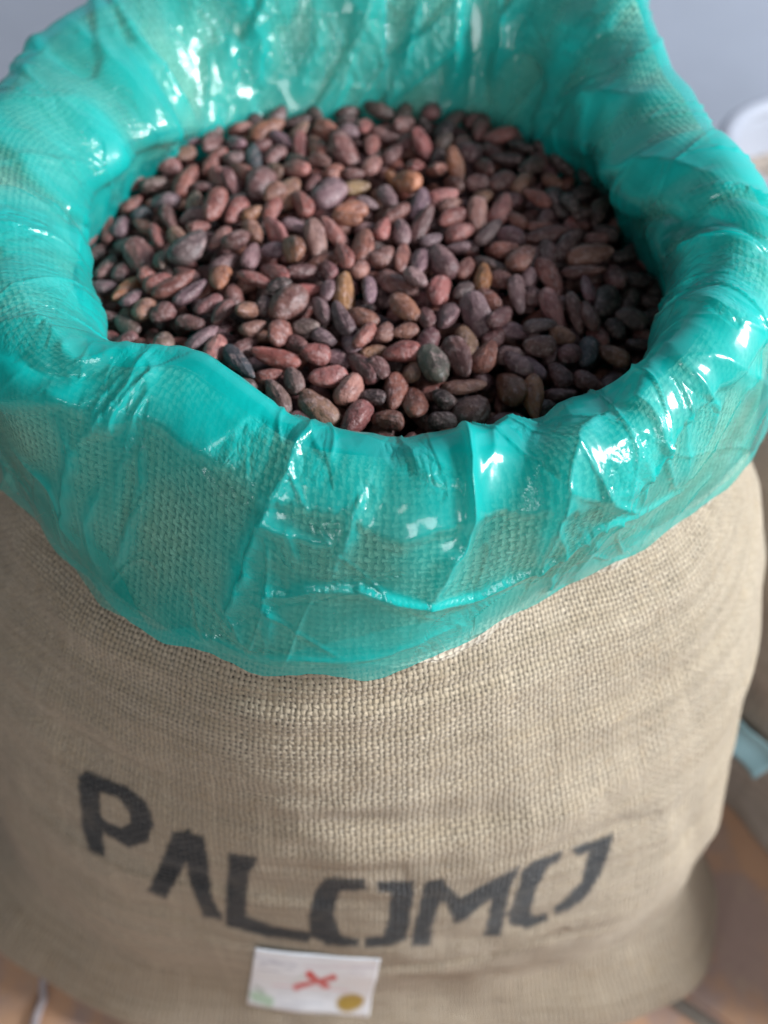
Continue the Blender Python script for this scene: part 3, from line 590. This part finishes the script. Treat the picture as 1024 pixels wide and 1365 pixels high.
rr = Wh * .80; offsets = np.array([-1, 0, 1.])
top = np.array([b['top'] for b in beans])
ii, jj = np.triu_indices(n, 1); near = ((pos[ii] - pos[jj]) ** 2).sum(-1) < .032 ** 2; ii, jj = ii[near], jj[near]
for it in range(60):
    push = np.zeros_like(pos); cnt = np.zeros(n)
    for oa in offsets:
        for ob in offsets:
            A_ = pos[ii] + ax[ii] * ((Lh - rr)[ii] * oa)[:, None]; B_ = pos[jj] + ax[jj] * ((Lh - rr)[jj] * ob)[:, None]
            d = A_ - B_; dist = np.linalg.norm(d, axis=-1) + 1e-9; ov = np.maximum(rr[ii] + rr[jj] - dist, 0)
            vct = d / dist[:, None] * ov[:, None] * .25; vct *= np.array([.7, .7, 1.0])
            np.add.at(push, ii, vct); np.add.at(push, jj, -vct)
    pos += push
    pos[:, :2] += (home[:, :2] - pos[:, :2]) * np.where(top, .10, .03)[:, None]
    pos[:, 2] += (home[:, 2] - pos[:, 2]) * .06
def ico(sub):
    import bmesh
    bm = bmesh.new(); bmesh.ops.create_icosphere(bm, subdivisions=sub, radius=1); V = np.array([v.co[:] for v in bm.verts]); Fc = np.array([[v.index for v in f.verts] for f in bm.faces]); bm.free(); return V, Fc
VI, FI = ico(4); VS, FS = ico(2)
def bean_shape(V, seed):
    g = np.random.default_rng(seed); x, y, z = V.T.copy()
    # almond outline: blunt at one end, a little pointed at the other, flattened, sometimes bent
    taper = 1 - g.uniform(.05, .28) * x - g.uniform(0, .12) * x * x
    sq = g.uniform(.0, .25)
    yy_ = y * taper * (1 + sq * (1 - x * x) * .3); zz = z * taper * g.uniform(.66, .86)
    zz = zz * (1 - .18 * g.uniform() * np.abs(y))
    yy_ += g.uniform(-.22, .22) * (x * x - .4); zz += g.uniform(-.12, .12) * (x * x - .4)
    ph = np.arctan2(z, y)
    o1, o2 = g.uniform(0, 50, 2)
    w1 = fbm(x * 1.1 + o1, ph * .9 + o2, seed, 2) * .14
    w1 = (fbm(x * 1.3 + o1 + z, y * 1.3 + o2 + z * .7, seed, 3)) * .13
    rid = (.3 - np.abs(perlin(y * 2.2 + o2 + z, x * .8 + o1 - z, seed + 9))) * .10
    s = 1 + w1 + rid
    blunt = 1 + .30 * np.clip(np.abs(x), 0, 1) ** 2.5 * g.uniform(.3, 1.)
    yy_ *= blunt; zz *= blunt
    if g.uniform() < .16:                                              # a dented seam along the flat side
        zz = zz - .22 * np.exp(-((y - .1 * np.sin(3 * x)) / .16) ** 2) * (z > 0) * np.clip(1.1 - x * x, 0, 1)
    return np.stack([x * (1 + w1 * .5), yy_ * s, zz * s], -1)
def tri_mesh(name, V, Fc, m, at=None):
    me = bpy.data.meshes.new(name); me.vertices.add(len(V)); me.vertices.foreach_set('co', V.reshape(-1).astype('f'))
    me.loops.add(Fc.size); me.loops.foreach_set('vertex_index', Fc.reshape(-1).astype('i')); me.polygons.add(len(Fc))
    me.polygons.foreach_set('loop_start', np.arange(0, Fc.size, 3, dtype='i')); me.polygons.foreach_set('use_smooth', np.ones(len(Fc), bool)); me.update(calc_edges=True)
    if at is not None:
        a_ = me.attributes.new('bean_tone', 'FLOAT_VECTOR', 'POINT'); a_.data.foreach_set('vector', at.reshape(-1).astype('f'))
    me.materials.append(m); return me
from mathutils import Matrix, Euler
MESH = [tri_mesh('cocoa_bean_%s' % 'abcdefghijklmnopqrst'[k_], bean_shape(VI, 200 + k_) * np.array([.012, .0068, .0068]), FI, M_bean) for k_ in range(20)]
SHP = [bean_shape(VS, 200 + k_) for k_ in range(20)]
# what shows largest: traced beans first (all at the front of the stack order), nearest to the camera first
order = np.argsort([-(b['l'] * b['w']) / (b['y'] * CP + (H - ZBN) * SP) ** 2 + (0 if b['px'] else .01) + (.002 if (b['px'] and b['t'] == 'd') else 0) if b['top'] else 9 for b in beans])
indiv = list(order[:300]); rest = [i for i in range(n) if i not in set(indiv)]
def jitter_tone(t):
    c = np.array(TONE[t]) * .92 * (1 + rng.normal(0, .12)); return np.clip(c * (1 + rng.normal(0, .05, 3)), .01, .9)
def zone(b):
    x, y = b['x'] - CX, b['y'] - CY
    c_ = 'far left' if x < -.11 else 'left' if x < -.045 else 'middle' if x < .045 else 'right' if x < .105 else 'far right'
    r_ = 'front' if y < -.09 else 'near front' if y < -.02 else 'centre' if y < .05 else 'rear' if y < .12 else 'back'
    return r_, c_
lab_of = {}
for i in indiv:
    b = beans[i]; s_ = 'long' if b['l'] / b['w'] > 2.05 else 'plump' if b['l'] / b['w'] < 1.6 else ''
    if b['l'] < .019: s_ = 'small'
    if b['l'] > .027 and b['w'] > .014: s_ = 'large'
    d_ = math.degrees(b['yaw']) % 180
    o_ = 'lying sideways' if d_ < 22 or d_ > 158 else 'end-on' if 68 < d_ < 112 else 'slanting up right' if d_ < 90 else 'slanting up left'
    r_, c_ = zone(b)
    lab_of[i] = ' '.join(f"{s_} {TNAME[b['t']]} cocoa bean {o_} in the {r_} {c_}".split())
byl = {}
for i, l_ in lab_of.items(): byl.setdefault(l_, []).append(i)
ORD = ['leftmost', 'second from left', 'third from left', 'fourth from left', 'fifth from left', 'sixth from left', 'seventh from left']
for l_, ids in byl.items():
    if len(ids) > 1:
        ids.sort(key=lambda i: beans[i]['x'])
        for q, i in enumerate(ids):
            o_ = 'rightmost' if q == len(ids) - 1 else ORD[min(q, 6)]
            lab_of[i] = (l_ + ', %s such' % o_).replace(' cocoa bean', ' bean')
for i in indiv:
    b = beans[i]; o = bpy.data.objects.new('cocoa_bean', MESH[int(rng.integers(20))]); S.collection.objects.link(o)
    o.location = pos[i]; o.rotation_mode = 'XYZ'
    o.rotation_euler = (b['roll'], b['pitch'], b['yaw'] + (math.pi if rng.uniform() < .5 else 0)); o.scale = (b['l'] / .024, b['w'] / .0136, b['w'] / .0136 * rng.uniform(.85, 1.1))
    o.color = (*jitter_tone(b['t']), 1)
    lb = lab_of[i]
    if len(lb.split()) > 15: lb = lb.replace('in the ', 'in ').replace('lying ', '').replace('slanting', 'slanted')
    tag(o, lb, 'bean', 'cocoa beans on top of the heap')
Vs, Fs, Cs = [], [], []; base = 0
for i in rest:
    b = beans[i]; V = SHP[int(rng.integers(20))] * np.array([b['l'] / 2, b['w'] / 2, b['w'] / 2])
    M = np.array(Euler((b['roll'], b['pitch'], b['yaw'])).to_matrix()); Vs.append(V @ M.T + pos[i]); Fs.append(FS + base); base += len(V)
    Cs.append(np.broadcast_to(jitter_tone(b['t']), V.shape))
o = bpy.data.objects.new('cocoa_bean_mass', tri_mesh('cocoa_bean_mass', np.concatenate(Vs), np.concatenate(Fs), M_beans, np.concatenate(Cs))); S.collection.objects.link(o)
tag(o, 'mass of brown cocoa beans lying beneath the top ones inside the liner', 'beans', None, 'stuff')

# ------------------------------------------------------------------ surroundings
def box(name, x0, x1, y0, y1, z0, z1, m, parent=None, bev=.004):
    import bmesh
    bm = bmesh.new(); bmesh.ops.create_cube(bm, size=1)
    for v in bm.verts: v.co = ((x0 + x1) / 2 + v.co.x * (x1 - x0), (y0 + y1) / 2 + v.co.y * (y1 - y0), (z0 + z1) / 2 + v.co.z * (z1 - z0))
    if bev: bmesh.ops.bevel(bm, geom=bm.edges[:], offset=bev, segments=2, affect='EDGES')
    me = bpy.data.meshes.new(name); bm.to_mesh(me); bm.free(); me.materials.append(m)
    for p_ in me.polygons: p_.use_smooth = False
    o = bpy.data.objects.new(name, me); S.collection.objects.link(o); o.parent = parent; return o
# floor of terracotta tiles over a mortar bed
m_mortar = simple('mortar', (.33, .29, .25), .9, 30, .2, .001)
m_t, B = mat('terracotta'); tc = node('ShaderNodeTexCoord').outputs['Object']
oi = node('ShaderNodeObjectInfo')
f1 = noise(tc, 7, 5, .65); f2 = noise(tc, 26, 4); f3 = noise(tc, 120, 3)
c = mixc(oi.outputs['Random'], (.62, .36, .22), (.56, .33, .21))
c = mixc(sm(f1, .44, .58, 0, .8), c, (.38, .28, .26)); c = mixc(sm(f2, .5, .75, 0, .5), c, (.52, .38, .28)); c = mixc(sm(f3, .6, .8, 0, .4), c, (.16, .09, .07))
link(c, B.inputs['Base Color']); B.inputs['Roughness'].default_value = .7; link(bump(f2 + f3 * .3, .002, .6), B.inputs['Normal'])
fl = box('floor', -2.2, 2.4, -1.2, 1.62, -.06, -.012, m_mortar, None, 0); tag(fl, 'terracotta tiled floor with mortar joints', None, None, 'structure')
tl, tw, ang = .45, .30, R(-37); e1 = (math.cos(ang), math.sin(ang)); e2 = (-e1[1], e1[0]); proto = None
for i in range(-7, 7):
    for j in range(-9, 9):
        a_, b_ = -.20 + (i + .5) * tl + (.0 if j % 2 else .0), (j + .5) * tw
        x, y = .255 + e1[0] * a_ + e2[0] * b_, .299 + e1[1] * a_ + e2[1] * b_
        if not (-1.9 < x < 2.05 and -.85 < y < 1.27): continue
        if proto is None:
            proto = box('tile', -tl / 2 + .007, tl / 2 - .007, -tw / 2 + .007, tw / 2 - .007, -.012, 0, m_t, None, .004); t_ = proto
        else:
            t_ = proto.copy(); S.collection.objects.link(t_)
        t_.parent = fl; t_.location = (x, y, -.0005 + rng.uniform(-.002, .0005)); t_.rotation_euler = (0, 0, ang + rng.normal(0, .012))
# wall
m_w = simple('grey_wall_paint', (.33, .365, .45), .75, 3, .06, .0008)
wl = box('wall', -2.6, 2.8, 1.62, 1.75, -.06, 2.4, m_w, None, 0); tag(wl, 'plain bluish grey painted wall behind the sack', None, None, 'structure')
# neighbouring sack
s2 = empty('burlap_sack', (.715, .635, 0)); tag(s2, 'brownish burlap sack standing on the tiles behind the open one, blue tag on its side', 'sack')
a = np.arange(0, 360, 2.); nz = 90
m2 = burlap('brown_burlap_cloth', .0029, .5, (.60, .50, .42))
K2 = []
for z, r in ((0, .30), (.004, .402), (.04, .415), (.14, .42), (.28, .41), (.40, .36), (.46, .24), (.48, .06), (.482, .0)):
    sq = 1 + .06 * np.cos(np.radians(a) * 4 + .6) * (z < .3); K2.append(np.stack([r * sq, z + 0 * a]))
q2, so2 = chain(K2, nz); t = np.radians(a)[None]
P = np.stack([q2[:, 0] * np.sin(t), -q2[:, 0] * np.cos(t), q2[:, 1]], -1)
N_ = normals(P); N_ = N_ * np.sign((N_ * P * [1, 1, 0]).sum(-1).mean())
P = P + N_ * (fbm(np.broadcast_to(t * 2.2, so2.shape), so2 / .09, 131, 3) * .028)[..., None]
o = grid_mesh('sack_body', P, m2, s2, np.stack([np.broadcast_to(t * .4, so2.shape), so2], -1), {'ink': np.zeros(so2.shape)}, wrap=True)
# blue tag on it
m_b = simple('pale_blue_plastic', (.50, .82, .92), .35, 10, .05, .0002)
x, y = unproj(1010, 982, .22)
def tagmesh():
    nu = 14; g1 = np.linspace(-.5, .5, nu); P_ = np.zeros((nu, nu, 3))
    for i in range(nu):
        for j in range(nu):
            P_[i, j] = (g1[j] * .06, .004 * math.sin(g1[j] * 5) + .003 * math.cos(g1[i] * 6), g1[i] * .055)
    return P_
tg = grid_mesh('blue_tag', tagmesh(), m_b, s2); sol = tg.modifiers.new('thick', 'SOLIDIFY'); sol.thickness = .001
from mathutils import Vector
best = None; Pw = P + np.array([.715, .635, 0]); pxx, pyy, dd = proj(Pw); vw = np.array([0, 0, H]) - Pw; vw /= np.linalg.norm(vw, axis=-1, keepdims=True); k_ = np.unravel_index(np.argmin((pxx - 1012) ** 2 + (pyy - 984) ** 2 + ((N_ * vw).sum(-1) < .25) * 1e7), pxx.shape)
nn = Vector(N_[k_]); pp = Vector(P[k_]) + nn * .014; tg.location = pp; tg.rotation_euler = nn.to_track_quat('-Y', 'Z').to_euler(); tg.rotation_euler.rotate_axis('Y', .25)
# white bucket with a rolled rim behind, half out of the picture
bk = empty('plastic_bucket', (.575, 1.22, 0)); tag(bk, 'white plastic bucket with thick rim standing behind the sack at right edge', 'bucket')
m_wh = simple('white_plastic', (.34, .35, .40), .4, 8, .04, .0002); m_tan = simple('tan_contents', (.42, .34, .28), .9, 60, .35, .004)
a = np.arange(0, 360, 4.); t = np.radians(a)[None]
def lathe(name, prof, m, parent):
    pr = np.array(prof); P_ = np.stack([pr[:, 0, None] * np.sin(t), -pr[:, 0, None] * np.cos(t), pr[:, 1, None] + 0 * t], -1); return grid_mesh(name, P_, m, parent, wrap=True)
lathe('bucket_wall', [(0, .002), (.11, .002), (.115, .01), (.128, .30), (.131, .31), (.124, .31), (.120, .29), (.108, .02), (0, .015)], m_wh, bk)
lathe('rim', [(.131 + .014 * math.cos(q) , .31 + .012 * math.sin(q)) for q in np.linspace(0, 2 * math.pi, 17)], m_wh, bk)
lathe('filling', [(0, .262), (.05, .258), (.09, .25), (.119, .245)], m_tan, bk)
# pale cord on the floor at the left
def tube(name, pts, r, m, parent=None, nseg=10):
    cu = bpy.data.curves.new(name, 'CURVE'); cu.dimensions = '3D'; sp = cu.splines.new('NURBS'); sp.points.add(len(pts) - 1); sp.use_endpoint_u = True; sp.order_u = 3
    for q, p_ in zip(sp.points, pts): q.co = (*p_, 1)
    cu.bevel_depth = r; cu.bevel_resolution = 3; cu.resolution_u = 8
    tmp = bpy.data.objects.new(name, cu); S.collection.objects.link(tmp); dg = bpy.context.evaluated_depsgraph_get()
    me = bpy.data.meshes.new_from_object(tmp.evaluated_get(dg)); bpy.data.objects.remove(tmp); me.name = name; me.materials.clear(); me.materials.append(m)
    for p_ in me.polygons: p_.use_smooth = True
    o = bpy.data.objects.new(name, me); S.collection.objects.link(o); o.parent = parent; return o
m_c = simple('pale_cord_fibre', (.55, .47, .48), .8, 200, .2, .001)
cp_ = [unproj(*q, .004) for q in [(62, 1290), (56, 1312), (60, 1330), (50, 1350), (44, 1375), (60, 1420)]]
tag(tube('cord', [(x, y, .0045) for x, y in cp_], .0042, m_c), 'pale cord lying on the tiles beside the bottom left of the sack', 'cord')

# loose jute hairs standing off the burlap just below the liner hem
hv, hf, b0 = [], [], 0
cand = np.argwhere((np.abs(AF)[None] < 72) & (np.arange(PC.shape[0])[:, None] > PC.shape[0] - 50))
cand2 = np.argwhere((np.abs(AB)[None] < 70) & (PB[..., 2] > .47) & (PB[..., 2] < .60))
def hair(p0, nrm, r0, ln):
    global b0
    d = nrm * rng.uniform(.2, .7) + rng.normal(0, 1, 3); d /= np.linalg.norm(d); k1 = rng.normal(0, 1, 3) * .6
    pts = [p0 + d * ln * t_ + k1 * ln * t_ * t_ + nrm * .0006 for t_ in np.linspace(0, 1, 5)]
    side = np.cross(d, nrm); side /= np.linalg.norm(side) + 1e-9; up = np.cross(side, d)
    for q, p_ in enumerate(pts):
        rad = r0 * (1 - .15 * q)
        for e in range(3):
            an = e * 2.094; hv.append(p_ + (side * math.cos(an) + up * math.sin(an)) * rad)
    for q in range(4):
        for e in range(3):
            a1, a2 = b0 + q * 3 + e, b0 + q * 3 + (e + 1) % 3; hf.append((a1, a2, a2 + 3)); hf.append((a1, a2 + 3, a1 + 3))
    b0 += 15
NPC = normals(PC); 
if NPC[-60, len(AF) // 2, 1] > 0: NPC = -NPC
for k_ in cand[rng.integers(0, len(cand), 1300)]: hair(PC[tuple(k_)], NPC[tuple(k_)], .00007, rng.uniform(.002, .006))
for k_ in cand2[rng.integers(0, len(cand2), 2200)]: hair(PB[tuple(k_)], NBm[tuple(k_)], .00006, rng.uniform(.002, .006))
m_h = simple('jute_fibre', (.55, .47, .36), .8, 50, .1, .0)
o = bpy.data.objects.new('loose_fibres', tri_mesh('loose_fibres', np.array(hv), np.array(hf), m_h)); S.collection.objects.link(o); put(o); o['kind'] = 'stuff'
